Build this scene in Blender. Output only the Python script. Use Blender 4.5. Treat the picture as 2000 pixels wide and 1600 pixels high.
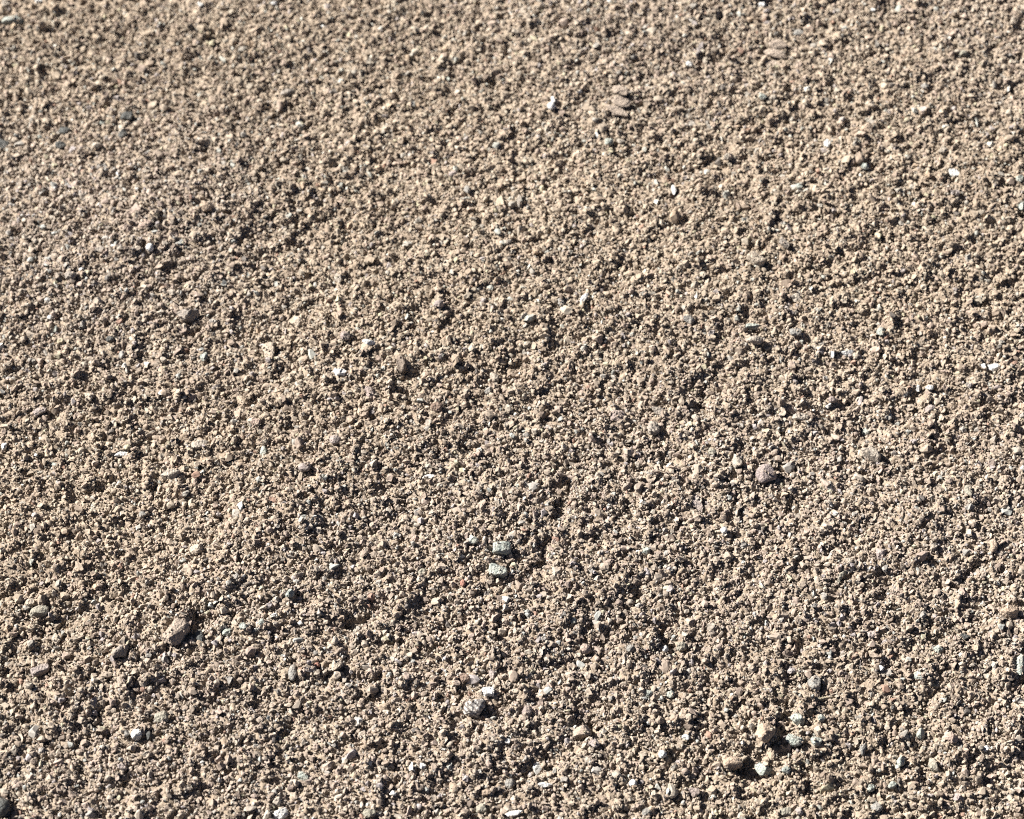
import bpy, bmesh, math
import numpy as np
from mathutils import Vector, Matrix, Euler

for o in list(bpy.data.objects):
    bpy.data.objects.remove(o)
scene = bpy.context.scene
COL = scene.collection
rng = np.random.default_rng(11)

# ------------------------------------------------------------------ camera
PITCH = math.radians(54.0)          # below the horizon
DIST = 0.95                         # metres from lens to the middle of the frame
FOCAL, SENSOR = 95.0, 36.0
TAN = SENSOR / 2 / FOCAL            # half-width tangent
CAM = Vector((0.0, -DIST * math.cos(PITCH), DIST * math.sin(PITCH)))
cam_data = bpy.data.cameras.new("camera")
cam_data.lens, cam_data.sensor_width, cam_data.sensor_fit = FOCAL, SENSOR, 'HORIZONTAL'
cam_data.clip_start, cam_data.clip_end = 0.02, 60.0
cam = bpy.data.objects.new("camera", cam_data)
cam.location = CAM
cam.rotation_euler = (math.pi / 2 - PITCH, 0, 0)
COL.objects.link(cam)
scene.camera = cam
cam_data.dof.use_dof = True
cam_data.dof.focus_distance = 0.905
cam_data.dof.aperture_fstop = 16.0

# ------------------------------------------------------------------ light
SUN_EL = math.radians(36.0)
SUN_AZ = math.radians(158.0)        # direction TOWARDS the sun, counter-clockwise from +X (far left)
world = bpy.data.worlds.new("World")
scene.world = world
world.use_nodes = True
wt = world.node_tree
wt.nodes.clear()
wo = wt.nodes.new("ShaderNodeOutputWorld")
wb = wt.nodes.new("ShaderNodeBackground")
sky = wt.nodes.new("ShaderNodeTexSky")
sky.sky_type = 'NISHITA'
sky.sun_disc = False
sky.air_density, sky.dust_density, sky.ozone_density = 0.2, 0.9, 0.6
sky.sun_elevation = SUN_EL
sky.sun_rotation = math.pi / 2 - SUN_AZ
wb.inputs[1].default_value = 0.05
wt.links.new(sky.outputs[0], wb.inputs[0])
wt.links.new(wb.outputs[0], wo.inputs[0])
sun_data = bpy.data.lights.new("sun", 'SUN')
sun_data.energy = 5.0
sun_data.angle = math.radians(0.53)
sun_data.color = (1.0, 0.965, 0.915)
sun = bpy.data.objects.new("sun", sun_data)
sdir = Vector((math.cos(SUN_EL) * math.cos(SUN_AZ), math.cos(SUN_EL) * math.sin(SUN_AZ), math.sin(SUN_EL)))
sun.rotation_euler = sdir.to_track_quat('Z', 'Y').to_euler()
sun.location = sdir * 3
COL.objects.link(sun)
vs = scene.view_settings
vs.view_transform, vs.look, vs.gamma, vs.use_curve_mapping = 'Standard', 'None', 1.0, False
vs.exposure = 1.70
scene.render.engine = 'CYCLES'
scene.cycles.use_denoising = False
scene.cycles.use_adaptive_sampling, scene.cycles.adaptive_threshold = True, 0.03
scene.cycles.max_bounces = 3
scene.cycles.diffuse_bounces = 1
scene.cycles.pixel_filter_type = 'BLACKMAN_HARRIS'
scene.cycles.filter_width = 1.1

# ------------------------------------------------------------------ noise helpers
def hash2(ix, iy, s):
    h = (ix.astype(np.int64) * 374761393 + iy.astype(np.int64) * 668265263 + s * 974634777) & 0xFFFFFFFF
    h = ((h ^ (h >> 13)) * 1274126177) & 0xFFFFFFFF
    h = ((h ^ (h >> 16)) * 2246822519) & 0xFFFFFFFF
    return ((h ^ (h >> 15)) & 0xFFFFFF) / float(0x1000000)

def perlin(x, y, s):
    ix, iy = np.floor(x), np.floor(y)
    fx, fy = x - ix, y - iy
    ux, uy = fx * fx * fx * (fx * (fx * 6 - 15) + 10), fy * fy * fy * (fy * (fy * 6 - 15) + 10)
    def g(dx, dy):
        a = hash2(ix + dx, iy + dy, s) * 2 * math.pi
        return np.cos(a) * (fx - dx) + np.sin(a) * (fy - dy)
    a = g(0, 0) * (1 - ux) + g(1, 0) * ux
    b = g(0, 1) * (1 - ux) + g(1, 1) * ux
    return (a * (1 - uy) + b * uy) * 1.5

def cells(x, y, s):
    ix, iy = np.floor(x), np.floor(y)
    d1 = np.full(np.shape(x), 9.0)
    hv = np.zeros(np.shape(x))
    for dx in (-1, 0, 1):
        for dy in (-1, 0, 1):
            cx, cy = ix + dx, iy + dy
            d = (cx + hash2(cx, cy, s) - x) ** 2 + (cy + hash2(cx, cy, s + 7) - y) ** 2
            m = d < d1
            d1 = np.where(m, d, d1)
            hv = np.where(m, hash2(cx, cy, s + 13), hv)
    return np.sqrt(d1), hv

# ------------------------------------------------------------------ from a spot on the ground to metres
def on_plane(px, py, z=0.0):
    u = (px - 1000.0) / 1000.0 * TAN
    v = (800.0 - py) / 1000.0 * TAN
    cp, sp = math.cos(PITCH), math.sin(PITCH)
    d = Vector((u, cp + v * sp, -sp + v * cp))
    t = (z - CAM.z) / d.z
    return CAM + d * t, t            # t is the depth along the optical axis
def mpp(t):
    return t * TAN / 1000.0          # metres per photograph pixel at that depth

# hollows and low swells of the sand: x, y (photograph), half-length, half-width, direction, depth in mm
HOLLOWS = [
    (392, 1236, 26, 20, 60, 6.0), (1100, 965, 60, 11, 80, 3.6), (1062, 1085, 40, 10, 70, 2.6), (1532, 1402, 46, 12, 80, 5.0),
    (1466, 1490, 26, 13, 70, 4.6), (1557, 1240, 28, 9, 85, 4.5), (705, 1228, 50, 13, 35, 3.4), (1152, 1408, 30, 22, 30, 4.2),
    (962, 168, 22, 9, 25, 4.0), (985, 715, 34, 22, 60, 2.6), (1010, 450, 40, 25, 20, 1.8), (620, 240, 46, 22, 30, 2.4),
    (720, 330, 60, 30, 30, 2.0), (790, 735, 24, 14, 60, 3.0), (1395, 762, 44, 16, 35, 3.2), (135, 850, 60, 30, 20, 2.2),
    (50, 1335, 70, 40, 30, 2.6), (165, 1545, 40, 20, 60, 3.2), (210, 1440, 40, 20, 50, 2.6), (120, 1240, 50, 26, 40, 2.6),
    (1190, 580, 22, 10, 15, 3.0), (1640, 440, 50, 20, 15, 1.8), (1255, 520, 60, 26, 20, 1.6), (380, 640, 26, 10, 30, 3.0),
    (1850, 1230, 26, 16, 20, 2.6), (1310, 905, 18, 12, 40, 3.0), (430, 1010, 40, 18, 45, 2.0), (190, 965, 50, 12, 25, 2.4),
    (870, 1235, 34, 10, 25, 2.6), (985, 1243, 24, 10, 20, 3.2), (1330, 1200, 30, 14, 40, 2.4), (1720, 1130, 26, 14, 50, 2.6),
    (1820, 1350, 40, 10, 40, 2.4), (1230, 1165, 26, 12, 40, 2.4), (560, 1440, 26, 14, 60, 2.4), (1640, 815, 30, 16, 70, 1.8),
    (1380, 980, 12, 24, 10, 2.2), (1690, 820, 20, 16, 80, 2.6), (1305, 1235, 20, 14, 50, 2.4), (640, 1010, 26, 16, 50, 2.0),
    (300, 1180, 20, 16, 60, 2.0), (1060, 1490, 20, 16, 70, 3.0), (1810, 1465, 16, 30, 10, 2.2), (1905, 1090, 34, 12, 20, 2.2),
]
SWELLS = [
    (330, 420, 330, 130, 38, 5.0), (1000, 1000, 400, 110, 30, 3.0), (1500, 500, 420, 140, 20, 3.5), (480, 1120, 240, 80, 38, 3.2),
    (1350, 1330, 260, 90, 30, 3.0), (1760, 1020, 220, 80, 25, 2.6), (840, 560, 260, 70, 34, 2.6), (80, 1060, 160, 60, 35, 2.4),
    (560, 1390, 160, 55, 30, 2.0), (1420, 900, 130, 50, 30, 2.0), (1730, 200, 260, 70, 15, 2.4), (700, 930, 150, 45, 35, 1.8),
]
def blobs(lst, sign):
    out = []
    for px, py, a, b, ang, mm in lst:
        p, t = on_plane(px, py)
        q, _ = on_plane(px + a * math.cos(math.radians(ang)), py - a * math.sin(math.radians(ang)))
        ax = (q - p); L = ax.length; ax.normalize()
        out.append((p.x, p.y, ax.x, ax.y, L, b * mpp(t) * (1.5 if sign < 0 else 1.15), sign * mm * (0.8 if sign < 0 else 0.7) * 1e-3))
    return out
BLOBS = blobs(HOLLOWS, -1) + blobs(SWELLS, 1)

def height(x, y):
    x = np.asarray(x, float); y = np.asarray(y, float)
    wx = x + 0.006 * perlin(x * 35, y * 35, 3); wy = y + 0.006 * perlin(x * 35, y * 35, 4)
    # drawn-out low ridges running up to the far right
    r = wx * math.cos(0.6) + wy * math.sin(0.6); q = -wx * math.sin(0.6) + wy * math.cos(0.6)
    h = 0.045 * np.tanh(x / 0.3) * np.tanh(y / 0.3)
    h = h + 0.0022 * perlin(r * 7, q * 13, 5) + 0.0012 * perlin(r * 22, q * 44, 6)
    h = h + 0.0009 * perlin(r * 70, q * 95, 8) + 0.0007 * perlin(x * 150, y * 150, 9) + 0.0009 * perlin(x * 290, y * 290, 10) + 0.0006 * perlin(x * 520, y * 520, 12)
    d, hv = cells(x * 115 + 0.4 * perlin(x * 200, y * 200, 17), y * 115, 21)          # crumbs
    h = h + 0.0012 * np.clip(hv - 0.45, 0, 1) * np.clip(1 - (d / 0.55) ** 2, 0, 1) * 2
    d, hv = cells(r * 190 + 0.5 * perlin(x * 400, y * 400, 18), q * 290 + 0.5 * perlin(x * 400, y * 400, 19), 25)
    h = h + 0.0019 * np.clip(hv - 0.10, 0, 1) * np.clip(1 - (d / 0.62) ** 2, 0, 1)
    kx = x + 0.0034 * perlin(x * 140, y * 140, 51); ky = y + 0.0034 * perlin(x * 140, y * 140, 52)
    for bx, by, ux, uy, L, W, dep in BLOBS:
        dx, dy = (kx - bx, ky - by) if dep < 0 else (wx - bx, wy - by)
        k = ((dx * ux + dy * uy) / L) ** 2 + ((-dx * uy + dy * ux) / W) ** 2
        h = h + dep * np.exp(-np.minimum(k, 30.0) ** (1.25 if dep < 0 else 1.0))
    return h

def at(px, py):
    z = 0.0
    for _ in range(6):
        p, t = on_plane(px, py, z)
        z = float(height(np.array([p.x]), np.array([p.y]))[0])
    return Vector((p.x, p.y, z)), t

# ------------------------------------------------------------------ materials
def new_mat(name):
    m = bpy.data.materials.new(name)
    m.use_nodes = True
    nt = m.node_tree
    nt.nodes.clear()
    out = nt.nodes.new("ShaderNodeOutputMaterial")
    b = nt.nodes.new("ShaderNodeBsdfPrincipled")
    nt.links.new(b.outputs[0], out.inputs[0])
    b.inputs["Roughness"].default_value = 0.9
    b.inputs["Specular IOR Level"].default_value = 0.2
    return m, nt, b
def node(nt, kind, **kw):
    n = nt.nodes.new(kind)
    for k, v in kw.items():
        setattr(n, k, v)
    return n
def ramp(nt, stops, fac):
    n = node(nt, "ShaderNodeValToRGB")
    e = n.color_ramp.elements
    while len(e) < len(stops):
        e.new(0.5)
    for el, (p, c) in zip(e, stops):
        el.position = p
        el.color = (*c, 1)
    nt.links.new(fac, n.inputs[0])
    return n.outputs[0]
def noise(nt, scale, detail=4, coord=None):
    n = node(nt, "ShaderNodeTexNoise")
    n.inputs["Scale"].default_value = scale
    n.inputs["Detail"].default_value = detail
    if coord is not None:
        nt.links.new(coord, n.inputs["Vector"])
    return n.outputs[0]
def mix(nt, a, b, fac, mode='MIX'):
    n = node(nt, "ShaderNodeMix", data_type='RGBA', blend_type=mode)
    for s, v in ((n.inputs[0], fac), (n.inputs[6], a), (n.inputs[7], b)):
        if hasattr(v, "is_output"):
            nt.links.new(v, s)
        elif isinstance(v, (int, float)):
            s.default_value = v
        else:
            s.default_value = (*v, 1)
    return n.outputs[2]
def bump(nt, b, h, dist, strength=1.0):
    n = node(nt, "ShaderNodeBump")
    n.inputs["Strength"].default_value = strength
    n.inputs["Distance"].default_value = dist
    nt.links.new(h, n.inputs["Height"])
    nt.links.new(n.outputs[0], b.inputs["Normal"])

ALBEDO = 0.70
SAND = tuple(ALBEDO * v for v in (0.405, 0.332, 0.262))
def ground_material():
    m, nt, b = new_mat("damp_fine_sand")
    tc = node(nt, "ShaderNodeTexCoord").outputs["Object"]
    c = ramp(nt, [(0.25, (0.30, 0.225, 0.165)), (0.5, (0.40, 0.31, 0.232)), (0.75, (0.47, 0.375, 0.29))], noise(nt, 420, 5, tc))
    c2 = ramp(nt, [(0.3, (0.58, 0.585, 0.575)), (0.7, (0.68, 0.71, 0.71))], noise(nt, 16, 3, tc))
    nt.links.new(mix(nt, c, c2, 1.0, 'MULTIPLY'), b.inputs["Base Color"])
    bump(nt, b, noise(nt, 900, 4, tc), 0.0006)
    return m
def grain_material():
    m, nt, b = new_mat("sand_grain")
    at_ = node(nt, "ShaderNodeAttribute", attribute_type='INSTANCER', attribute_name="tint")
    tc = node(nt, "ShaderNodeTexCoord").outputs["Object"]
    v = ramp(nt, [(0.3, (0.80, 0.79, 0.78)), (0.7, (1.08, 1.08, 1.08))], noise(nt, 2.2, 4, tc))
    nt.links.new(mix(nt, at_.outputs["Color"], v, 1.0, 'MULTIPLY'), b.inputs["Base Color"])
    return m
PEBBLE_COLOURS = dict(
    white=(0.80, 0.79, 0.75), cream=(0.54, 0.46, 0.36), aqua=(0.37, 0.42, 0.375), sage=(0.29, 0.30, 0.24), grey=(0.25, 0.235, 0.215),
    bluegrey=(0.225, 0.25, 0.25), lavender=(0.35, 0.30, 0.30), mauve=(0.27, 0.215, 0.215), slate=(0.055, 0.068, 0.070),
    dark=(0.095, 0.070, 0.055), tan=(0.40, 0.32, 0.258), orange=(0.47, 0.345, 0.245), pink=(0.46, 0.335, 0.28), red=(0.34, 0.11, 0.075),
    yellow=(0.50, 0.44, 0.29), brown=(0.17, 0.095, 0.07), pale=(0.42, 0.38, 0.32), striped=(0.30, 0.28, 0.265), purple=(0.27, 0.22, 0.23))
DUST = dict(white=.16, cream=.4, slate=.2, dark=.3, red=.1, striped=.35, aqua=.42, brown=.3, purple=.35)
PM = {}
def pebble_material(key):
    if key in PM:
        return PM[key]
    m, nt, b = new_mat(key + "_stone")
    tc = node(nt, "ShaderNodeTexCoord").outputs["Object"]
    base = tuple(v * (0.72 if key == 'white' else ALBEDO) for v in PEBBLE_COLOURS[key])
    dusty = 0.12 if key in ('white', 'slate', 'aqua') else 0.34      # settled dust
    base = tuple(v * (1 - dusty) + q * dusty for v, q in zip(base, SAND))
    hi = tuple(min(0.86, v * 1.22) for v in base); lo = tuple(v * 0.72 for v in base)
    c = ramp(nt, [(0.3, lo), (0.5, base), (0.72, hi)], noise(nt, 900, 5, tc))
    if key == 'striped':
        w = node(nt, "ShaderNodeTexWave", wave_type='BANDS', bands_direction='DIAGONAL')
        w.inputs["Scale"].default_value = 260
        w.inputs["Distortion"].default_value = 3.5
        w.inputs["Detail"].default_value = 2
        nt.links.new(tc, w.inputs["Vector"])
        c = mix(nt, c, ramp(nt, [(0.25, (0.13, 0.12, 0.115)), (0.7, (0.46, 0.43, 0.39))], w.outputs[0]), 0.75)
    d = DUST.get(key, 0.45)
    dm = ramp(nt, [(0.5 - 0.25 * d, (0, 0, 0)), (0.86 - 0.25 * d, (d * 1.5, d * 1.5, d * 1.5))], noise(nt, 520, 4, tc))
    nt.links.new(mix(nt, c, SAND, dm), b.inputs["Base Color"])
    b.inputs["Roughness"].default_value = 0.6 if key in ('white', 'slate', 'aqua') else 0.85
    bump(nt, b, noise(nt, 1300, 4, tc), 0.0010, 0.9)
    PM[key] = m
    return m

# ------------------------------------------------------------------ the ground sheet
def axis(lo, hi, step, far):
    a = list(np.arange(lo, hi, step))
    s = step
    while a[-1] < far:
        s *= 1.12
        a.append(a[-1] + s)
    s = step
    while a[0] > -far:
        s *= 1.12
        a.insert(0, a[0] - s)
    return np.array(a)
GRID = []
def ground_z(x, y):
    gx, gy, H = GRID
    i = np.clip(np.searchsorted(gx, x) - 1, 0, len(gx) - 2); j = np.clip(np.searchsorted(gy, y) - 1, 0, len(gy) - 2)
    u = (x - gx[i]) / (gx[i + 1] - gx[i]); v = (y - gy[j]) / (gy[j + 1] - gy[j])
    return (H[j, i] * (1 - u) + H[j, i + 1] * u) * (1 - v) + (H[j + 1, i] * (1 - u) + H[j + 1, i + 1] * u) * v
def build_ground():
    gx = axis(-0.23, 0.23, 0.00072, 4.0)
    gy = axis(-0.19, 0.22, 0.00072, 4.0)
    X, Y = np.meshgrid(gx, gy)
    x, y = X.ravel(), Y.ravel()
    h = height(x, y)
    GRID.extend([gx, gy, h.reshape(len(gy), len(gx))])
    d, hv = cells(x * 620, y * 620, 31)
    near = np.exp(-np.clip(np.hypot(x, y) - 0.45, 0, 9) * 6)
    d2, hv2 = cells(x * 380 + 0.3 * perlin(x * 600, y * 600, 61), y * 380 + 0.3 * perlin(x * 600, y * 600, 62), 33)
    z = h + near * (0.0007 * (0.4 + hv) * np.clip(1 - d * d * 1.6, 0, 1) + 0.0009 * (0.2 + hv2) * np.clip(1.1 - d2 * d2 * 1.8, 0, 1) - 0.0012)
    me = bpy.data.meshes.new("ground")
    n, nx, ny = len(x), len(gx), len(gy)
    me.vertices.add(n)
    me.vertices.foreach_set("co", np.stack([x, y, z], 1).astype(np.float32).ravel())
    i = (np.arange(ny - 1)[:, None] * nx + np.arange(nx - 1)[None, :]).ravel()
    f = np.stack([i, i + 1, i + 1 + nx, i + nx], 1).astype(np.int32)
    me.loops.add(f.size)
    me.loops.foreach_set("vertex_index", f.ravel())
    me.polygons.add(len(f))
    me.polygons.foreach_set("loop_start", np.arange(0, f.size, 4, dtype=np.int32))
    me.polygons.foreach_set("loop_total", np.full(len(f), 4, np.int32))
    me.update(calc_edges=True)
    me.materials.append(ground_material())
    o = bpy.data.objects.new("ground", me)
    COL.objects.link(o)
    o["kind"] = "structure"
    o["label"] = "coarse beige sandy ground with low drawn-out ridges"
    o["category"] = "ground"
build_ground()

# ------------------------------------------------------------------ stones
def rock_bm(seed, sub=3, cuts=9, lo=0.55, hi=0.92, rough=0.06, boxy=0.0):
    r = np.random.default_rng(seed)
    bm = bmesh.new()
    bmesh.ops.create_icosphere(bm, subdivisions=sub, radius=1.0)
    co = np.array([v.co[:] for v in bm.verts])
    if boxy:
        p = 2 + 8 * boxy
        co /= (np.abs(co) ** p).sum(1)[:, None] ** (1 / p)
        co *= 0.86
    for _ in range(cuts):
        n = r.normal(size=3); n /= np.linalg.norm(n)
        dd = r.uniform(lo, hi)
        s = co @ n
        co -= np.clip(s - dd, 0, None)[:, None] * n * 0.92
    for f_, a_ in ((2.1, 1.0), (4.7, 0.5)):
        ph = r.uniform(0, 6.28, (3, 3)); w = r.normal(size=(3, 3)) * f_
        co += rough * a_ * np.stack([np.sin(co @ w[k] + ph[k, 0]) for k in range(3)], 1)
    co /= np.abs(co).max(0)
    for v, c in zip(bm.verts, co):
        v.co = c
    return bm
def mesh_from(bm, name, mat, smooth=False):
    me = bpy.data.meshes.new(name)
    bm.to_mesh(me)
    bm.free()
    me.materials.append(mat)
    if smooth:
        for p in me.polygons:
            p.use_smooth = True
    return me

DUSTED = []                          # stones with stray grains lying on them
FOOT = []                            # footprints kept free of loose grains
def place(px, py, w, h, rise):
    """centre, half-length, half-depth, half-height of a stone that shows w by h"""
    p, t = at(px, py)
    s = mpp(t)
    a = w * 0.5 * s
    c = rise * 0.5 * min(w, h) * s
    b = math.sqrt(max((h * 0.5 * s) ** 2 - (c * math.cos(PITCH)) ** 2, (0.22 * h * s) ** 2)) / math.sin(PITCH)
    return p, a, b, c
def stone(name, px, py, w, h, key, shape, label, turn=0, rise=0.8, lift=0.3, group=None):
    p, a, b, c = place(px, py, w, h, rise)
    a *= 1.0; b *= 1.0
    seed = int(px * 7 + py * 13)
    kw = dict(round=dict(cuts=7, lo=0.75, hi=0.98, rough=0.05), angular=dict(cuts=11, lo=0.5, hi=0.85, rough=0.05),
              slab=dict(cuts=5, lo=0.7, hi=0.95, rough=0.04, boxy=0.9), shard=dict(cuts=12, lo=0.42, hi=0.8, rough=0.03),
              rough=dict(cuts=8, lo=0.65, hi=0.95, rough=0.13))[shape]
    bm = rock_bm(seed, 3, **kw)
    bmesh.ops.scale(bm, vec=(a, b, c), verts=bm.verts)
    rr = np.random.default_rng(seed + 1)
    tilt = Euler((rr.uniform(-.25, .25), rr.uniform(-.25, .25), math.radians(turn)))
    bmesh.ops.rotate(bm, cent=(0, 0, 0), matrix=tilt.to_matrix(), verts=bm.verts)
    me = mesh_from(bm, name, pebble_material(key), shape == 'round')
    o = bpy.data.objects.new(name, me)
    o.location = (p.x, p.y, p.z + c * lift + 0.0004)
    COL.objects.link(o)
    o["label"], o["category"] = label, ("stone" if max(w, h) >= 34 else "pebble")
    o["kind"] = "thing"
    o["group"] = group or "stones scattered in the sand"
    FOOT.append((p.x, p.y, a, b, math.radians(turn), p.z + c * lift + c))
    if max(w, h) >= 20 and key not in ('white', 'slate', 'red'):
        DUSTED.append((o, a, b))
    return o

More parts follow.
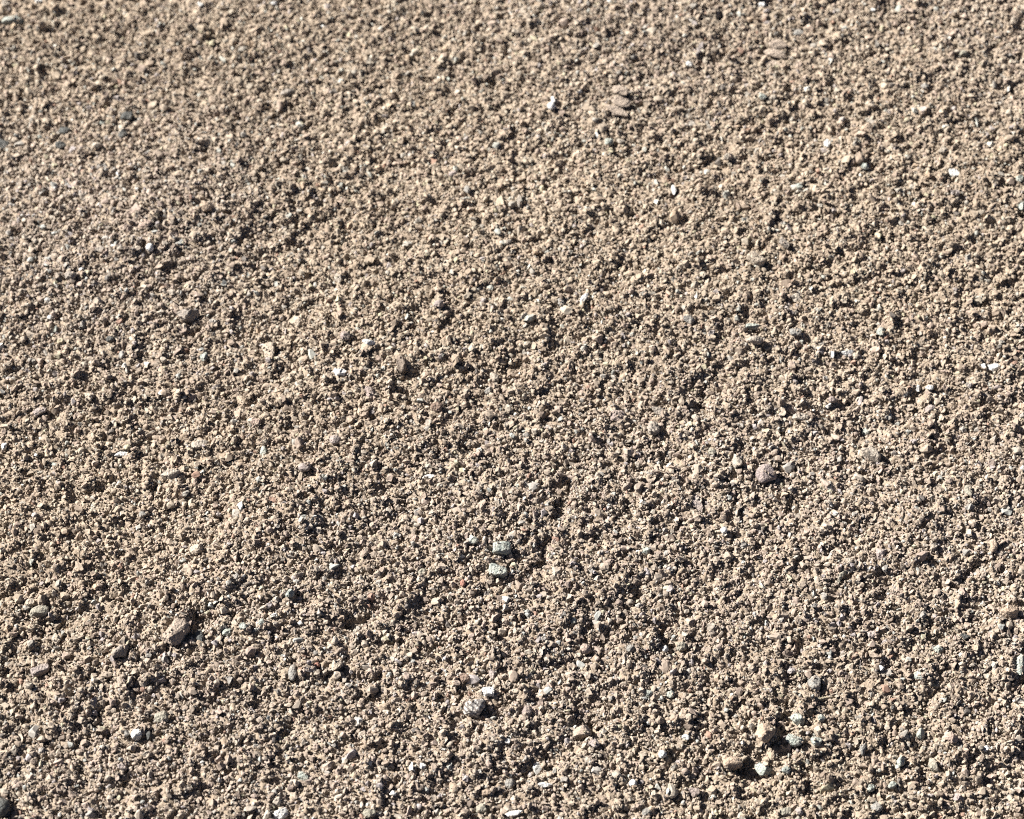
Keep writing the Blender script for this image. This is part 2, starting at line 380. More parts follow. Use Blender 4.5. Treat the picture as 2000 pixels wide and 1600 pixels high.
STONES = [
 # ---- top left
 ("white_pebble", 14, 10, 26, 20, 'pale', 'angular', "white pebble in the very top left corner of the sand", 20),
 ("white_pebble", 75, 5, 18, 12, 'white', 'angular', "white pebble cut by the top edge, second from the top left corner", 0),
 ("flat_pebble", 22, 45, 50, 20, 'aqua', 'shard', "flat pale grey-green chip below the white corner pebble", 10),
 ("white_chip", 390, 11, 12, 13, 'white', 'shard', "small white chip close to the top edge, above the bare upper left sand", 40),
 ("white_chip", 535, 9, 9, 13, 'white', 'shard', "thin white chip at the top edge, between upper left corner and middle", 70),
 ("white_chip", 631, 55, 9, 11, 'white', 'shard', "tiny white chip a little below the top edge, left of the middle", 0),
 ("slate_pebble", 250, 231, 30, 20, 'slate', 'angular', "dark slate triangular pebble, the upper one of the rightmost dark pair", 0),
 ("slate_pebble", 240, 262, 22, 18, 'slate', 'angular', "small dark slate pebble just under the rightmost dark triangular pebble", 30),
 ("slate_pebble", 127, 259, 30, 20, 'slate', 'angular', "dark slate triangular pebble, upper one of the middle dark pair at upper left", 0),
 ("slate_pebble", 118, 286, 24, 18, 'slate', 'angular', "small dark slate pebble just under the middle dark triangular pebble", 30),
 ("slate_pebble", 4, 285, 34, 24, 'slate', 'angular', "dark slate pebble cut by the left edge at upper left", 10),
 ("blue_chip", 322, 218, 12, 9, 'aqua', 'shard', "tiny pale blue chip to the right of the rightmost dark slate pair", 0),
 ("blue_chip", 200, 243, 12, 9, 'aqua', 'shard', "tiny pale blue chip midway between the two dark slate pairs", 0),
 ("blue_chip", 77, 270, 12, 9, 'aqua', 'shard', "tiny pale blue chip between left edge and middle dark slate pair", 0),
 ("white_chip", 231, 340, 9, 15, 'white', 'shard', "small upright white chip below the rightmost dark slate pair", 0),
 ("white_chip", 108, 367, 9, 15, 'white', 'shard', "small upright white chip below the middle dark slate pair", 0),
 ("white_pebble", 293, 486, 17, 18, 'white', 'round', "round bright white pebble alone in the left third, level with the white flecks", 0),
 ("white_chip", 219, 473, 14, 7, 'white', 'shard', "narrow white fleck up and left of the round bright white pebble", 0),
 ("white_chip", 160, 527, 12, 7, 'white', 'shard', "narrow white fleck down and left of the round bright white pebble", 0),
 ("pink_pebble", 283, 442, 32, 18, 'pink', 'rough', "pinkish flat pebble just above the round bright white pebble", 15),
 ("orange_pebble", 404, 406, 28, 21, 'orange', 'rough', "pale orange rough pebble on the upper left slope, beside small dark hollows", 0),
 ("grey_pebble", 196, 490, 20, 17, 'grey', 'angular', "dark grey pebble just below the upper narrow white fleck at left", 0),
 ("grey_pebble", 139, 541, 24, 18, 'grey', 'rough', "grey-brown pebble just below the lower narrow white fleck at left", 0),
 ("grey_pebble", 560, 184, 26, 16, 'grey', 'shard', "thin grey chip above the dark rough patch, upper left of the middle", 10),
 ("grey_pebble", 662, 546, 20, 28, 'pale', 'rough', "pale grey upright pebble between the upper left slope and the middle", 0),
 # ---- top middle
 ("white_pebble", 1077, 210, 17, 17, 'white', 'round', "bright white pebble, lower of the two touching near the top middle", 0),
 ("white_pebble", 1080, 196, 11, 15, 'white', 'shard', "small white chip standing on the bright white pebble near the top middle", 30),
 ("white_chip", 1132, 181, 12, 9, 'white', 'shard', "small white chip just up and right of the touching white pair", 0),
 ("white_chip", 1166, 264, 9, 12, 'white', 'shard', "small white chip between touching white pair and the pale aqua flat pebble", 0),
 ("aqua_pebble", 1190, 281, 20, 17, 'aqua', 'angular', "pale aqua pebble below the upper left flaky stone", 0),
 ("aqua_pebble", 1213, 279, 18, 14, 'pale', 'angular', "pale beige chip touching the aqua pebble below the upper left flaky stone", 0),
 ("white_pebble", 1315, 374, 13, 24, 'white', 'shard', "upright white and blue-grey chip between middle and the top right quarter", 10),
 ("grey_pebble", 913, 377, 13, 22, 'bluegrey', 'round', "blue-grey upright oval pebble above the middle of the picture", 0),
 ("grey_pebble", 1015, 396, 11, 27, 'grey', 'round', "narrow grey upright pebble to the right of the blue-grey oval one", 0),
 ("lavender_pebble", 886, 341, 22, 14, 'lavender', 'rough', "lavender-grey pebble just above the blue-grey upright oval one", 0),
 ("aqua_chip", 875, 157, 12, 10, 'aqua', 'shard', "small pale aqua chip left of the dark hole near the top middle", 0),
 ("grey_pebble", 991, 475, 18, 16, 'pale', 'angular', "light grey pebble under the narrow grey upright pebble", 0),
 ("pink_pebble", 1246, 201, 18, 13, 'pink', 'rough', "pink gritty pebble at the right end of the upper left flaky stone", 0),
 ("white_pebble", 1347, 129, 16, 13, 'white', 'angular', "dusty white pebble between the two flaky stones", 0),
 # ---- top right
 ("white_pebble", 1489, 12, 17, 15, 'white', 'angular', "bright white pebble at the top edge, right of the middle", 0),
 ("white_chip", 1479, 2, 12, 9, 'white', 'shard', "white chip cut by the top edge, touching a bright white pebble", 0),
 ("aqua_pebble", 1755, 20, 15, 18, 'aqua', 'angular', "pale aqua pebble just below the top edge near the right corner", 0),
 ("white_chip", 1706, 19, 12, 9, 'white', 'shard', "small white chip left of the pale aqua pebble at the top edge", 0),
 ("aqua_pebble", 1490, 192, 17, 15, 'aqua', 'angular', "pale aqua pebble below the upper right flaky stone", 0),
 ("pale_pebble", 1510, 195, 18, 14, 'pale', 'angular', "pale beige chip touching the aqua pebble below the upper right flaky stone", 0),
 ("white_pebble", 1614, 284, 15, 20, 'white', 'angular', "white and blue-grey pebble, the largest white one in the upper right quarter's middle", 0),
 ("aqua_pebble", 1690, 327, 17, 14, 'aqua', 'angular', "pale aqua pebble down and right of the white and blue-grey one", 0),
 ("white_pebble", 1861, 340, 28, 16, 'white', 'angular', "white angular stone chip with grey side, near the right edge", -20),
 ("pale_pebble", 1841, 297, 18, 16, 'pale', 'angular', "pale pebble directly above the white angular chip near the right edge", 0),
 ("aqua_pebble", 1560, 366, 16, 14, 'aqua', 'angular', "pale aqua pebble down and left of the white and blue-grey one", 0),
 ("aqua_pebble", 1990, 351, 18, 16, 'aqua', 'angular', "pale aqua pebble at the right edge, the upper of two", 0),
 ("aqua_pebble", 1996, 402, 16, 20, 'aqua', 'angular', "pale aqua pebble cut by the right edge, the lower of two", 0),
 ("yellow_pebble", 1771, 237, 12, 12, 'yellow', 'round', "small round yellowish pebble in the upper right quarter", 0),
 ("cream_pebble", 1701, 206, 22, 18, 'cream', 'rough', "cream pebble to the left of the small yellowish pebble", 0),
 ("orange_pebble", 1694, 256, 26, 24, 'orange', 'rough', "orange-cream crumbly stone above a pale aqua pebble in the upper right", 0),
 ("grey_pebble", 1530, 477, 17, 26, 'grey', 'angular', "grey upright pebble in the lower part of the upper right quarter", 20),
 ("cream_flake", 1476, 510, 36, 22, 'cream', 'slab', "cream flat flake left of and below the grey upright pebble", -35),
 ("bluegrey_pebble", 1806, 171, 16, 14, 'bluegrey', 'angular', "blue-grey pebble up and right of the small yellowish pebble", 0),
 ("sage_pebble", 1881, 105, 17, 14, 'sage', 'angular', "grey-green pebble near the top right corner", 0),
 ("cream_pebble", 1977, 123, 14, 12, 'cream', 'angular', "cream pebble close to the right edge, below the top right corner", 0),
 ("grey_pebble", 1560, 68, 22, 17, 'bluegrey', 'rough', "dark blue-grey pebble just above the upper right flaky stone", 0),
 ("grey_pebble", 1421, 312, 22, 16, 'pale', 'rough', "pale grey pebble between the aqua pebble and the upright white chip", 30),
 # ---- left middle
 ("white_chip", 98, 622, 11, 11, 'white', 'round', "small white pebble near the left edge, above a pale blue chip", 0),
 ("blue_chip", 109, 645, 9, 15, 'aqua', 'shard', "small pale blue chip directly below a small white pebble at left", 0),
 ("yellow_pebble", 121, 669, 18, 16, 'yellow', 'rough', "yellowish pebble under the small white and pale blue chips", 0),
 ("grey_stone", 368, 618, 44, 30, 'grey', 'rough', "grey rough stone casting a dark shadow, left of the middle", 20),
 ("cream_pebble", 581, 629, 16, 28, 'cream', 'angular', "cream upright pebble left of the greenish-white pair", 0),
 ("greenish_pebble", 721, 671, 28, 17, 'white', 'rough', "greenish-white pebble, upper of the pair left of the dark brown lumps", 0),
 ("greenish_pebble", 664, 729, 28, 18, 'white', 'rough', "greenish-white pebble, lower of the pair left of the dark brown lumps", 0),
 ("cream_stone", 526, 690, 24, 32, 'cream', 'slab', "cream block-shaped stone with a dark hollow at its foot", 10),
 ("lavender_pebble", 76, 806, 32, 17, 'lavender', 'shard', "lavender-grey long chip near the left edge", 30),
 ("white_flake", 235, 886, 31, 15, 'white', 'shard', "bright white flake, largest white chip in the left half", 12),
 ("white_pebble", 9, 874, 13, 17, 'white', 'angular', "white pebble at the left edge, level with the bright white flake", 0),
 ("aqua_chip", 105, 906, 28, 9, 'aqua', 'shard', "thin pale aqua chip between left edge and the bright white flake", -10),
 ("grey_stone", 391, 873, 42, 24, 'pale', 'rough', "rough pale grey stone, upper one of the pair right of the white flake", 20),
 ("grey_stone", 333, 930, 44, 24, 'pale', 'rough', "rough pale grey stone, lower one of the pair right of the white flake", 15),
 ("lavender_pebble", 655, 862, 26, 20, 'lavender', 'round', "lavender-grey rounded pebble, upper one of a pair beside a dark crack", 0),
 ("lavender_pebble", 595, 918, 26, 20, 'lavender', 'round', "lavender-grey rounded pebble, lower one of a pair beside a dark crack", 0),
 ("pink_pebble", 500, 826, 22, 20, 'pink', 'angular', "pinkish-grey pebble to the right of the rough pale grey pair", 0),
 ("aqua_pebble", 515, 883, 14, 22, 'aqua', 'rough', "pale aqua pebble between rough pale grey pair and lavender pair", 0),
 ("blue_chip", 449, 907, 11, 8, 'aqua', 'shard', "tiny pale blue chip right of the rough pale grey pair", 0),
 ("greenish_pebble", 470, 990, 13, 20, 'white', 'angular', "greenish-white upright pebble below the tiny pale blue chip", 0),
 ("aqua_pebble", 399, 699, 16, 20, 'aqua', 'rough', "grey-aqua pebble left of the cream block-shaped stone", 0),
 ("bluegrey_pebble", 279, 1006, 15, 12, 'bluegrey', 'angular', "blue-grey pebble below the lower rough pale grey stone", 0),
 ("cream_pebble", 174, 778, 22, 22, 'cream', 'angular', "cream chunk right of the lavender-grey long chip", 0),
 ("grey_pebble", 215, 665, 17, 14, 'slate', 'round', "small dark grey pebble left of the shadowed grey rough stone", 0),
 # ---- centre
 ("white_chip", 1141, 584, 12, 26, 'white', 'shard', "bright white long chip standing tilted, right of the middle", -25),
 ("bluegrey_pebble", 1096, 593, 15, 20, 'bluegrey', 'rough', "blue-grey pebble left of the bright white tilted chip", 0),
 ("lavender_pebble", 857, 595, 22, 18, 'lavender', 'angular', "pale mauve pebble upper left of the picture's middle", 0),
 ("white_pebble", 839, 934, 30, 11, 'white', 'round', "bean-shaped white pebble lying flat at the middle of the picture", 15),
 ("white_pebble", 965, 739, 16, 22, 'pale', 'angular', "pale upright pebble below a dark hollow at the middle", 20),
 ("bluegrey_pebble", 955, 765, 18, 15, 'bluegrey', 'angular', "dark blue-grey pebble touching the pale upright one at the middle", 0),
 ("dark_stone", 784, 714, 22, 34, 'dark', 'rough', "dark brown lump, upper right one of the dark pair", 20),
 ("dark_stone", 722, 771, 24, 34, 'mauve', 'rough', "dark purplish-brown lump, lower left one of the dark pair", 20),
 ("mauve_pebble", 674, 659, 22, 24, 'mauve', 'rough', "dark mauve pebble left of the upper greenish-white pebble", 0),
 ("grey_stone", 1286, 805, 34, 18, 'grey', 'shard', "flat grey-mauve stone chip right of the middle", -25),
 ("grey_stone", 1275, 840, 27, 32, 'grey', 'rough', "grey upright stone directly under the flat grey-mauve chip", 0),
 ("mauve_pebble", 1206, 815, 30, 24, 'mauve', 'rough', "dark mauve rough pebble left of the flat grey-mauve chip", 0),
 ("blue_chip", 1013, 951, 16, 10, 'aqua', 'shard', "small pale blue chip right of the bean-shaped white pebble", -20),
 ("pale_pebble", 838, 829, 15, 16, 'pale', 'angular', "pale pebble above the bean-shaped white pebble", 0),
 ("brown_pebble", 853, 797, 24, 20, 'brown', 'rough', "brown rounded pebble just above the pale pebble at the middle", 0),
 ("aqua_slab", 980, 1074, 38, 25, 'aqua', 'slab', "pale aqua square-cut slab, upper of the matching pair at the middle", -4),
 ("aqua_slab", 973, 1118, 38, 25, 'aqua', 'slab', "pale aqua square-cut slab, lower of the matching pair at the middle", -4),
 ("red_pebble", 904, 1141, 12, 15, 'red', 'round', "tiny brick-red pebble left of the lower aqua slab", 0),
 ("pink_pebble", 810, 1055, 18, 17, 'pink', 'angular', "pink pebble left of the square-cut aqua slabs", 0),
 ("sage_pebble", 826, 1119, 20, 17, 'sage', 'angular', "grey-green pebble left of the tiny brick-red pebble", 0),
 ("greenish_pebble", 924, 1056, 24, 19, 'aqua', 'rough', "grey-green rough pebble up and left of the square-cut aqua slabs", 0),
 # ---- right middle
 ("purple_stone", 1495, 931, 42, 40, 'purple', 'round', "round purple-grey stone, the largest smooth one, with a dark shadow", 0),
 ("white_pebble", 1440, 905, 22, 34, 'pale', 'angular', "off-white upright pebble left of the round purple-grey stone", 15),
 ("orange_pebble", 1474, 896, 17, 24, 'orange', 'angular', "orange-cream pebble between the purple-grey stone and the off-white pebble", -25),
 ("mauve_pebble", 1362, 990, 24, 40, 'lavender', 'angular', "mauve-grey upright stone down and left of the round purple-grey stone", 10),
 ("sage_pebble", 1390, 886, 18, 18, 'sage', 'angular', "dark grey-green pebble left of the off-white upright pebble", 0),
 ("aqua_flake", 1468, 641, 34, 15, 'aqua', 'shard', "flat grey-aqua flake in the right half, upper of three bluish pieces", 0),
 ("bluegrey_pebble", 1555, 651, 26, 18, 'bluegrey', 'rough', "blue-mauve rough pebble right of the flat grey-aqua flake", 0),
 ("bluegrey_pebble", 1346, 627, 26, 20, 'bluegrey', 'rough', "blue-grey rough pebble left of the flat grey-aqua flake", 0),
 ("pale_flake", 1473, 667, 34, 20, 'pale', 'rough', "pale sandy flake directly under the flat grey-aqua flake", 0),
 ("bluegrey_chip", 1499, 678, 20, 11, 'bluegrey', 'shard', "small blue-grey chip at the right end of the pale sandy flake", 10),
 ("white_stone", 1655, 692, 38, 16, 'white', 'angular', "white and grey flat stone below the blue-mauve rough pebble", 0),
 ("white_chip", 1626, 693, 9, 15, 'white', 'shard', "narrow white chip left of the white and grey flat stone", 0),
 ("white_stone", 1940, 717, 28, 18, 'white', 'angular', "white and grey stone near the right edge, upper one", 15),
 ("white_chip", 1921, 718, 10, 14, 'white', 'shard', "white chip touching the left side of the right-edge white stone", 0),
 ("white_chip", 1793, 759, 10, 17, 'white', 'shard', "narrow white chip, left one of two in the far right", 0),
 ("white_chip", 1814, 760, 20, 14, 'white', 'shard', "wider white chip, right one of two in the far right", 0),
 ("lavender_chip", 1946, 760, 24, 12, 'lavender', 'shard', "pale lavender flat chip below the right-edge white stone", 10),
 ("lavender_chip", 1816, 800, 24, 14, 'lavender', 'shard', "pale lavender flat chip below the two white chips in the far right", 10),
 ("pale_stone", 1563, 818, 44, 20, 'pale', 'rough', "pale grey long stone above the round purple-grey stone", 0),
 ("sage_pebble", 1688, 847, 22, 18, 'aqua', 'angular', "grey-aqua pebble on top of a sandy pale chunk", -20),
 ("sage_stone", 1700, 891, 44, 30, 'pale', 'rough', "pale greenish chunky stone right of the round purple-grey stone", -30),
 ("sage_pebble", 1892, 962, 18, 26, 'sage', 'shard', "grey-green slanting pebble near the right edge, below middle height", 20),
 ("pale_pebble", 1557, 585, 20, 24, 'pale', 'rough', "pale grey pebble above the blue-mauve rough pebble", 20),
 ("orange_pebble", 1995, 796, 16, 22, 'orange', 'rough', "orange-pink pebble cut by the right edge, at middle height", 0),
 ("orange_pebble", 1940, 1068, 17, 26, 'orange', 'round', "orange-cream upright pebble near the right edge, below middle height", 0),
 ("orange_chip", 1861, 836, 13, 13, 'orange', 'angular', "small orange chip below the pale lavender chips", 0),
 ("sage_pebble", 1720, 651, 18, 20, 'aqua', 'rough', "grey-aqua pebble up and right of the white and grey flat stone", 0),
 ("white_pebble", 1414, 1038, 14, 13, 'white', 'round', "small round white pebble right of the mauve-grey upright stone", 0),
 ("mauve_pebble", 1625, 783, 16, 14, 'mauve', 'round', "small mauve pebble above the pale greenish chunky stone", 0),
 # ---- bottom left
 ("cream_pebble", 384, 1074, 28, 25, 'cream', 'angular', "cream chunky pebble above the tan slab and dark hollow", 0),
 ("tan_stone", 345, 1240, 36, 50, 'tan', 'slab', "tallest pinkish tan slab, leaning beside the deep dark hollow", -28),
 ("slate_stone", 391, 1248, 34, 40, 'slate', 'angular', "black piece added for the shade inside the hollow beside the tan slab", 0),  # shade of the hollow's inside, put in as a slate-coloured lump
 ("aqua_pebble", 443, 1237, 20, 19, 'aqua', 'angular', "pale aqua pebble nearest the dark hollow, first of three in line", 0),
 ("aqua_pebble", 475, 1227, 17, 17, 'aqua', 'angular', "pale aqua pebble, middle of three in line right of the dark hollow", 0),
 ("aqua_pebble", 511, 1218, 13, 15, 'aqua', 'angular', "pale aqua pebble, last of three in line right of the dark hollow", 0),
 ("aqua_pebble", 566, 1161, 18, 18, 'aqua', 'angular', "pale aqua pebble above the line of three aqua pebbles", 0),
 ("olive_stone", 75, 1198, 44, 26, 'sage', 'rough', "dark olive-grey stone near the left edge, with a cream pebble on its rim", 15),
 ("cream_pebble", 60, 1178, 20, 18, 'cream', 'angular', "cream pebble on the upper rim of the dark olive-grey stone", 0),
 ("white_pebble", 268, 1438, 23, 26, 'white', 'angular', "pale bluish-white angular pebble in the lower left, beside a dark stone", 25),
 ("grey_pebble", 292, 1438, 22, 24, 'slate', 'rough', "dark stone touching the bluish-white angular pebble", 0),
 ("sage_stone", 318, 1402, 32, 26, 'sage', 'rough', "grey-green rough stone above the bluish-white angular pebble", 0),
 ("lavender_slab", 79, 1312, 38, 18, 'lavender', 'slab', "pale lavender flat slab near the left edge, below the olive-grey stone", 28),
 ("grey_stone", 236, 1276, 40, 30, 'grey', 'angular', "grey angular stone left of the tallest tan slab", 30),
 ("slate_stone", 4, 1580, 34, 40, 'slate', 'round', "round black stone in the bottom left corner", 0),
 ("white_stone", 548, 1591, 32, 24, 'white', 'angular', "bright white stone cut by the bottom edge, brightest in the lower left", 20),
 ("aqua_pebble", 594, 1520, 28, 20, 'aqua', 'angular', "bluish-white pebble just above the bright white bottom stone", -20),
 ("olive_pebble", 572, 1316, 18, 32, 'bluegrey', 'round', "dark grey-green upright pebble with a black shadow, lower left of middle", 0),
 ("cream_pebble", 657, 1301, 26, 24, 'cream', 'angular', "cream pebble right of the dark grey-green upright pebble", 0),
 ("red_pebble", 620, 1301, 12, 12, 'red', 'round', "small red-brown pebble left of the cream pebble", 0),
 ("pink_pebble", 619, 1460, 16, 16, 'pink', 'angular', "pink pebble above the bluish-white pebble in the lower left", 0),
 ("lavender_pebble", 238, 1499, 24, 20, 'lavender', 'angular', "pale lavender pebble below the bluish-white angular pebble", 0),
 ("sage_pebble", 111, 1250, 20, 22, 'cream', 'rough', "cream-green gritty pebble between olive-grey stone and lavender slab", 0),
 # ---- bottom middle
 ("cream_chip", 953, 1354, 26, 17, 'white', 'slab', "bright cream-white chip lying on the striped grey stone", 0),
 ("striped_stone", 928, 1384, 46, 38, 'striped', 'rough', "grey stone with fine diagonal stripes under the cream-white chip", 0),
 ("aqua_pebble", 1262, 1080, 22, 20, 'aqua', 'angular', "pale aqua pebble right of the upper square-cut aqua slab, beyond a crack", 0),
 ("white_shard", 1062, 1536, 36, 15, 'white', 'shard', "lavender-white shard near the bottom edge, upper one of two", 5),
 ("white_shard", 1003, 1592, 40, 15, 'white', 'shard', "lavender-white shard at the bottom edge, lower one of two", 5),
 ("bluegrey_pebble", 996, 1533, 20, 22, 'bluegrey', 'round', "blue-grey rounded pebble left of the upper lavender-white shard", 0),
 ("orange_pebble", 950, 1549, 18, 15, 'orange', 'angular', "orange pebble left of the blue-grey rounded pebble near the bottom", 0),
 ("aqua_pebble", 941, 1581, 22, 20, 'sage', 'angular', "grey-green pebble at the bottom, under the orange pebble", 0),
 ("white_pebble", 1236, 1531, 16, 15, 'white', 'round', "small round white pebble, lowest of three white ones in a slanting line", 0),
 ("white_pebble", 1294, 1475, 17, 15, 'white', 'round', "small round white pebble, middle of three white ones in a slanting line", 0),
 ("white_pebble", 1340, 1443, 18, 15, 'white', 'angular', "small white pebble, topmost of three white ones in a slanting line", 0),
 ("aqua_pebble", 1267, 1358, 16, 17, 'aqua', 'angular', "pale aqua pebble, left one of the pair above the white line", 0),
 ("aqua_pebble", 1308, 1358, 20, 17, 'aqua', 'angular', "pale aqua pebble, right one of the pair above the white line", 0),
 ("bluegrey_pebble", 1233, 1270, 20, 17, 'bluegrey', 'angular', "grey-blue pebble left of a white pebble in the lower middle", 0),
 ("white_pebble", 1297, 1270, 17, 15, 'white', 'angular', "white pebble between the grey-blue pebble and a grey-green one", 0),
 ("sage_pebble", 1329, 1265, 24, 22, 'sage', 'rough', "grey-green pebble touching a white pebble in the lower middle", 0),
 ("pink_pebble", 1143, 1270, 22, 20, 'pink', 'round', "pink rounded pebble left of the grey-blue pebble in the lower middle", 0),
 ("lavender_pebble", 962, 1318, 15, 22, 'lavender', 'angular', "lavender upright pebble above the bright cream-white chip", 0),
 ("brown_pebble", 908, 1326, 24, 22, 'brown', 'rough', "dark red-brown pebble up and left of the striped grey stone", 0),
 ("mauve_pebble", 1030, 1392, 22, 22, 'mauve', 'round', "dark mauve pebble right of the striped grey stone", 0),
 ("tan_stone", 1135, 1434, 40, 26, 'tan', 'slab', "tan block-shaped stone at the foot of a dark hollow, right of striped stone", 20),
 ("lavender_pebble", 1160, 1456, 26, 20, 'lavender', 'rough', "lavender-grey pebble touching the tan block-shaped stone", 0),
 ("teal_chip", 1084, 1508, 12, 14, 'bluegrey', 'angular', "small teal-grey chip above the upper lavender-white shard", 0),
 ("white_chip", 826, 1497, 14, 13, 'white', 'angular', "white chip in the lower middle, upper of two left of the orange pebble", 0),
 ("white_chip", 768, 1552, 15, 11, 'white', 'angular', "white chip in the lower middle, lower of two left of the orange pebble", 0),
 ("white_pebble", 992, 1450, 15, 13, 'white', 'angular', "small white pebble below the striped grey stone", 0),
 ("slate_pebble", 1264, 1590, 24, 20, 'bluegrey', 'angular', "blue slate pebble at the bottom edge, below the white line", 0),
 ("aqua_chip", 1119, 1213, 15, 14, 'aqua', 'angular', "pale aqua chip above the pink rounded pebble", 0),
 ("olive_pebble", 722, 1592, 28, 20, 'sage', 'rough', "dark grey-green pebble at the bottom edge, right of the bright white stone", 0),
 # ---- bottom right
 ("grey_stone", 1721, 1084, 26, 27, 'lavender', 'angular', "pale grey angular pebble with a black shadow, right side", 15),
 ("grey_pebble", 1886, 1081, 20, 16, 'bluegrey', 'angular', "grey pebble left of the orange-cream upright pebble", 0),
 ("sage_pebble", 1644, 1126, 13, 34, 'sage', 'shard', "curved grey-green sliver left of and below the pale grey angular pebble", -20),
 ("bluegrey_stone", 1590, 1336, 26, 32, 'bluegrey', 'rough', "grey-aqua upright stone just above the straw-coloured sliver", 0),
 ("straw_sliver", 1610, 1366, 48, 9, 'yellow', 'shard', "long thin straw-coloured sliver right of the dark cleft", 8),
 ("aqua_stone", 1560, 1407, 38, 27, 'aqua', 'angular', "pale aqua stone right of the upper dark cleft, larger of its row", -15),
 ("aqua_pebble", 1603, 1405, 20, 16, 'aqua', 'angular', "pale aqua pebble right of the upper larger aqua stone", 0),
 ("aqua_stone", 1550, 1448, 38, 26, 'aqua', 'angular', "pale aqua stone in the middle row, right of the tan-orange block", -15),
 ("aqua_pebble", 1594, 1449, 22, 20, 'aqua', 'angular', "pale aqua pebble right of the middle-row aqua stone", 20),
 ("aqua_stone", 1491, 1506, 38, 28, 'aqua', 'angular', "pale aqua stone in the bottom row, right of the lower dark cleft", -15),
 ("aqua_pebble", 1536, 1506, 22, 18, 'aqua', 'angular', "pale aqua pebble right of the bottom-row aqua stone", 0),
 ("orange_block", 1492, 1436, 46, 44, 'orange', 'rough', "tan-orange crumbly block left of the upper dark cleft", 15),
 ("orange_block", 1430, 1492, 42, 36, 'orange', 'rough', "tan-orange crumbly block left of the lower dark cleft", 15),
 ("aqua_pebble", 1759, 1488, 18, 26, 'aqua', 'angular', "grey-aqua upright pebble in the lower right, left of a greenish one", 0),
 ("sage_pebble", 1822, 1498, 20, 30, 'sage', 'rough', "greenish upright pebble in the lower right, pale along one side", 20),
 ("bluegrey_pebble", 1686, 1464, 16, 28, 'bluegrey', 'angular', "grey-aqua narrow pebble between aqua stone rows and the greenish pebble", -20),
 ("aqua_pebble", 1799, 1434, 22, 24, 'aqua', 'angular', "pale aqua pebble above the greenish upright pebble", 0),
 ("aqua_pebble", 1699, 1540, 18, 18, 'aqua', 'angular', "grey-aqua pebble above the teal pebble, left one of two", 0),
 ("aqua_pebble", 1742, 1535, 18, 16, 'aqua', 'angular', "grey-aqua pebble above the teal pebble, right one of two", 0),
 ("teal_pebble", 1713, 1579, 26, 22, 'bluegrey', 'angular', "teal-grey pebble close to the bottom edge, lower right", 0),
 ("olive_pebble", 1535, 1588, 30, 20, 'sage', 'rough', "dark olive pebble at the bottom edge, below the aqua rows", 0),
 ("lavender_pebble", 1871, 1561, 24, 20, 'lavender', 'rough', "lavender pebble in the lower right corner area", 0),
 ("mauve_stone", 1356, 1550, 28, 22, 'mauve', 'angular', "mauve-brown pebble below the lower tan-orange block", 20),
 ("white_pebble", 1719, 1306, 16, 13, 'white', 'angular', "small white pebble right of the straw-coloured sliver, higher up", 0),
 ("sage_pebble", 1831, 1270, 22, 18, 'aqua', 'angular', "pale green-grey pebble right of the small white one in the lower right", 0),
 ("lavender_pebble", 1702, 1241, 22, 20, 'lavender', 'rough', "pale lavender gritty pebble above the small white one in the lower right", 0),
 ("grey_pebble", 1885, 1246, 20, 16, 'slate', 'angular', "dark grey pebble in a small hollow near the right edge", 0),
 ("aqua_pebble", 1794, 1321, 20, 17, 'aqua', 'angular', "pale aqua pebble below the pale green-grey pebble", 0),
 ("white_pebble", 1926, 1464, 15, 13, 'white', 'angular', "grey-white pebble near the right edge, beside dark gaps", 0),
 ("aqua_stone", 1991, 1300, 20, 40, 'aqua', 'rough', "pale greenish stone cut by the right edge in the lower half", 0),
 ("orange_pebble", 1906, 1268, 16, 16, 'orange', 'angular', "small orange pebble right of the dark grey pebble in its hollow", 0),
 ("pink_stone", 1858, 1443, 26, 24, 'pink', 'rough', "pinkish tan pebble right of the pale aqua pebble, lower right", 0),
 ("orange_stone", 1970, 1195, 36, 28, 'orange', 'rough', "orange-cream chunky stone near the right edge", 0),
]
for s in STONES:
    name, px, py, w, h, key, shape, label, turn = s
    stone(name, px, py, w, h, key, shape, label, turn, rise=1.0 if max(w, h) >= 34 else 0.85, lift=-0.6 if name == 'slate_stone' and px > 100 else 0.22)

# two stones that split into thin layers
def flaky_stone(px, py, w, label):
    p, t = at(px, py)
    s = mpp(t)
    root = bpy.data.objects.new("flaky_stone", None)
    root.location = (p.x, p.y, p.z)
    COL.objects.link(root)
    root["label"], root["category"], root["group"] = label, "stone", "stones that split into thin layers"
    for k in range(3):
        bm = rock_bm(int(px) + k, 3, cuts=9, lo=0.45, hi=0.9, rough=0.14)
        bmesh.ops.scale(bm, vec=(w * 0.5 * s * (1 - 0.12 * k), w * 0.2 * s, 0.0010), verts=bm.verts)
        bmesh.ops.rotate(bm, cent=(0, 0, 0), matrix=Euler((0.5, 0.10 - 0.1 * k, math.radians(-26 + 5 * k))).to_matrix(), verts=bm.verts)
        o = bpy.data.objects.new("layer", mesh_from(bm, "layer", pebble_material('tan')))
        o.location = (0.0012 * k - 0.001, 0.0042 * (k - 1), 0.0004 + 0.0011 * k)
        o.parent = root
        COL.objects.link(o)
    FOOT.append((p.x, p.y, w * 0.5 * s, w * 0.3 * s, 0.0, p.z + 0.004))
flaky_stone(1208, 203, 54, "tan flaky stone of stacked slanting layers, right of the touching white pair")
flaky_stone(1512, 112, 54, "tan flaky stone of stacked slanting layers, above the upper right aqua pebble")

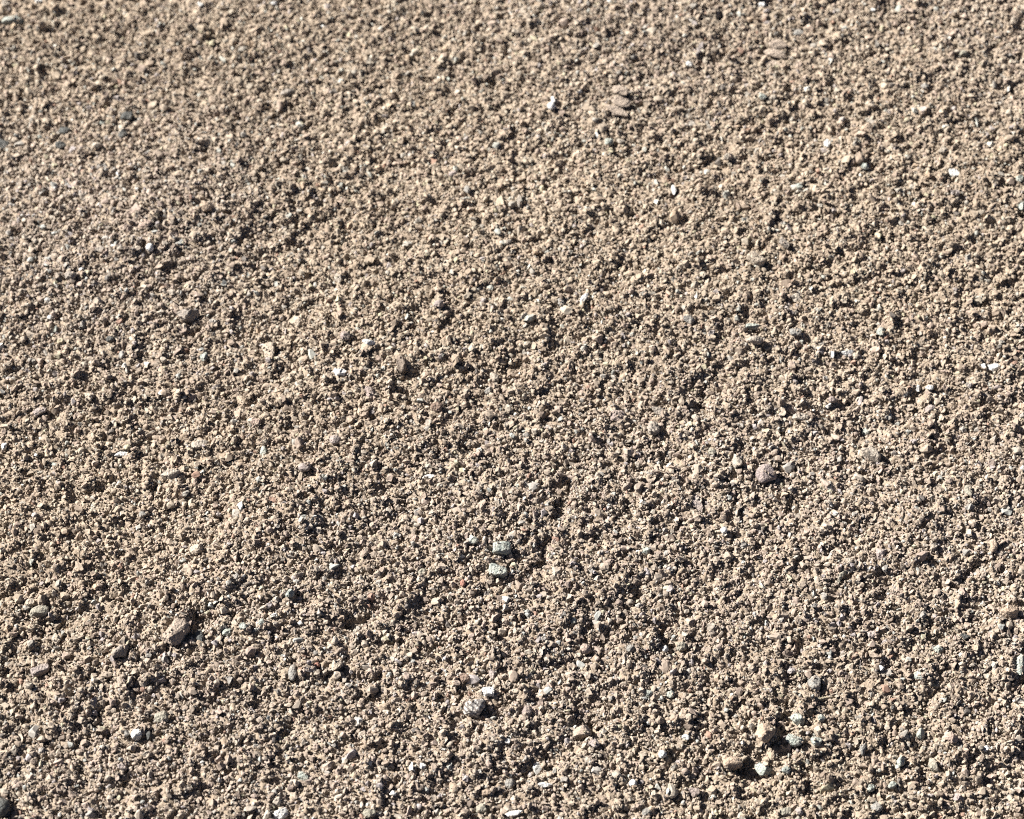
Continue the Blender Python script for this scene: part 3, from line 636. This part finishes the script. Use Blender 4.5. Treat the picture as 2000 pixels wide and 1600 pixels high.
# ------------------------------------------------------------------ loose sand grains (nobody could count them)
GRAIN_COL = bpy.data.collections.new("grain_shapes")
gmat = grain_material()
NV = 14
for k in range(NV):
    bm = rock_bm(500 + k, 2, cuts=12, lo=0.32, hi=0.85, rough=0.16)
    GRAIN_COL.objects.link(bpy.data.objects.new("grain_shape_%02d" % k, mesh_from(bm, "grain_shape", gmat)))

NEAR_Y, FAR_Y = on_plane(1000, 1600)[0].y, on_plane(1000, 0)[0].y
def jitter(x0, x1, y0, y1, step):
    gx, gy = np.meshgrid(np.arange(x0, x1, step), np.arange(y0, y1, step))
    gx = gx.ravel() + rng.uniform(-.5, .5, gx.size) * step
    gy = gy.ravel() + rng.uniform(-.5, .5, gy.size) * step
    return gx, gy
def inside(x, y, grow):
    """the trapezoid of ground that the photograph takes in, grown by a margin in metres"""
    half = TAN * (DIST + y * math.cos(PITCH))
    return (np.abs(x) < half + grow) & (y > NEAR_Y - grow) & (y < FAR_Y + grow)

def layer(step, dmin, dmax, z0, z1, keep, margin, skip=None):
    x, y = jitter(-0.27 - margin, 0.27 + margin, -0.18 - margin, 0.26 + margin, step)
    m = inside(x, y, margin) & (rng.random(x.size) < keep)
    if skip is not None:
        m &= ~inside(x, y, skip)
    x, y = x[m], y[m]
    d = dmin * (dmax / dmin) ** (rng.random(x.size) ** 1.6)
    z = ground_z(x, y) + rng.uniform(z0, z1, x.size) * d
    return np.stack([x, y, z, d], 1)
parts = [
    layer(0.00105, 0.0007, 0.0014, -0.50, 0.45, 0.85, 0.010),
    layer(0.00165, 0.0013, 0.0027, -0.45, 0.30, 0.85, 0.010),
    layer(0.00420, 0.0024, 0.0044, -0.45, 0.05, 0.45, 0.010),
    layer(0.00190, 0.0014, 0.0028, -0.45, 0.25, 0.90, 0.13, 0.010),
]
# steep little walls of the hollows carry more grains per metre of plan
ex = layer(0.00060, 0.0008, 0.0014, -0.45, 0.30, 0.85, 0.0)
e = 0.0006
sl = np.hypot(ground_z(ex[:, 0] + e, ex[:, 1]) - ground_z(ex[:, 0] - e, ex[:, 1]), ground_z(ex[:, 0], ex[:, 1] + e) - ground_z(ex[:, 0], ex[:, 1] - e)) / (2 * e)
parts.append(ex[sl > 0.95])
print([len(p) for p in parts])
G = np.concatenate(parts)
keepm = np.ones(len(G), bool)
for fx, fy, a, b, ang, top in FOOT:
    near = np.where((np.abs(G[:, 0] - fx) < a + b) & (np.abs(G[:, 1] - fy) < a + b))[0]
    if not len(near):
        continue
    dx, dy = G[near, 0] - fx, G[near, 1] - fy
    c, s_ = math.cos(ang), math.sin(ang)
    k = ((dx * c + dy * s_) / a) ** 2 + ((-dx * s_ + dy * c) / b) ** 2
    keepm[near[(k < 0.55) & (G[near, 3] > 0.0)]] = False
G = G[keepm]
from mathutils.bvhtree import BVHTree
stray = []
for o, a, b in DUSTED:
    tree = BVHTree.FromPolygons([v.co[:] for v in o.data.vertices], [p.vertices[:] for p in o.data.polygons])
    r = max(a, b)
    for _ in range(int(4 * r * r / 1.0e-6 * 0.22)):
        ux, uy = rng.uniform(-r, r), rng.uniform(-r, r)
        hit = tree.ray_cast(Vector((ux, uy, 0.1)), Vector((0, 0, -1)))
        if hit[0] is not None and hit[1].z > 0.35 and perlin(np.array([(o.location.x + ux) * 260]), np.array([(o.location.y + uy) * 260]), 77)[0] > 0.05:
            d = rng.uniform(0.0006, 0.0012)
            stray.append((o.location.x + ux, o.location.y + uy, o.location.z + hit[0].z + 0.2 * d, d))
G = np.concatenate([G, np.array(stray)])
N = len(G)
pal = np.array([(0.43, 0.335, 0.250), (0.47, 0.375, 0.285), (0.40, 0.300, 0.225), (0.45, 0.335, 0.265), (0.36, 0.27, 0.20),
                (0.50, 0.42, 0.33), (0.38, 0.345, 0.30), (0.46, 0.46, 0.41), (0.40, 0.345, 0.33), (0.20, 0.145, 0.11),
                (0.72, 0.68, 0.60), (0.54, 0.39, 0.27), (0.10, 0.09, 0.085), (0.36, 0.20, 0.14), (0.52, 0.46, 0.31)])
pw = np.array([24, 20, 18, 12, 8, 8, 4, 1.8, 2.4, 2.2, 0.9, 1.6, 0.7, 0.5, 1.0]); pw = pw / pw.sum()
tint = pal[rng.choice(len(pal), N, p=pw)] * rng.normal(1.0, 0.07, (N, 1)).clip(0.75, 1.25)
mean = np.array([0.42, 0.335, 0.262])
tint = mean + (tint - mean) * 0.75
wash = np.clip(0.5 + 1.3 * perlin(G[:, 0] * 6, G[:, 1] * 6, 43) + 1.6 * (G[:, 1] - G[:, 0] * 0.5), 0, 1)[:, None]   # yellower dry sand, mauve-grey grit
tint = tint * (np.array([0.97, 1.005, 1.005]) * wash + np.array([0.94, 0.99, 1.045]) * (1 - wash)) * ALBEDO
tint *= (1 + 0.10 * perlin(G[:, 0] * 14, G[:, 1] * 14, 41))[:, None]      # paler and browner reaches of sand
me = bpy.data.meshes.new("sand_grains")
me.vertices.add(N)
me.vertices.foreach_set("co", G[:, :3].astype(np.float32).ravel())
def attr(name, kind, data, field):
    a = me.attributes.new(name, kind, 'POINT')
    a.data.foreach_set(field, np.ascontiguousarray(data).ravel())
attr("turn", 'FLOAT_VECTOR', rng.uniform(0, 6.283, (N, 3)).astype(np.float32), "vector")
attr("size", 'FLOAT_VECTOR', (G[:, 3:4] * 0.5 * rng.uniform(0.65, 1.35, (N, 3))).astype(np.float32), "vector")
attr("shape", 'INT', rng.integers(0, NV, N).astype(np.int32), "value")
attr("tint", 'FLOAT_COLOR', np.concatenate([tint, np.ones((N, 1))], 1).astype(np.float32), "color")
grains = bpy.data.objects.new("sand_grains", me)
COL.objects.link(grains)
grains["kind"], grains["label"], grains["category"] = "stuff", "loose coarse beige sand grains covering the ground", "sand"
ng = bpy.data.node_groups.new("scatter_grains", 'GeometryNodeTree')
ng.interface.new_socket("Geometry", in_out='INPUT', socket_type='NodeSocketGeometry')
ng.interface.new_socket("Geometry", in_out='OUTPUT', socket_type='NodeSocketGeometry')
gi, go = ng.nodes.new("NodeGroupInput"), ng.nodes.new("NodeGroupOutput")
ip = ng.nodes.new("GeometryNodeInstanceOnPoints")
ci = ng.nodes.new("GeometryNodeCollectionInfo")
ci.inputs["Collection"].default_value = GRAIN_COL
ci.inputs["Separate Children"].default_value = True
ci.inputs["Reset Children"].default_value = True
ip.inputs["Pick Instance"].default_value = True
def named(n, t):
    a = ng.nodes.new("GeometryNodeInputNamedAttribute")
    a.data_type = t
    a.inputs["Name"].default_value = n
    return [s for s in a.outputs if s.enabled and s.name == "Attribute"][0]
L = ng.links.new
L(gi.outputs[0], ip.inputs["Points"])
L(ci.outputs[0], ip.inputs["Instance"])
L(named("shape", 'INT'), ip.inputs["Instance Index"])
L(named("turn", 'FLOAT_VECTOR'), ip.inputs["Rotation"])
L(named("size", 'FLOAT_VECTOR'), ip.inputs["Scale"])
L(ip.outputs[0], go.inputs[0])
md = grains.modifiers.new("scatter", 'NODES')
md.node_group = ng
print("grains", N, "stones", len(STONES))
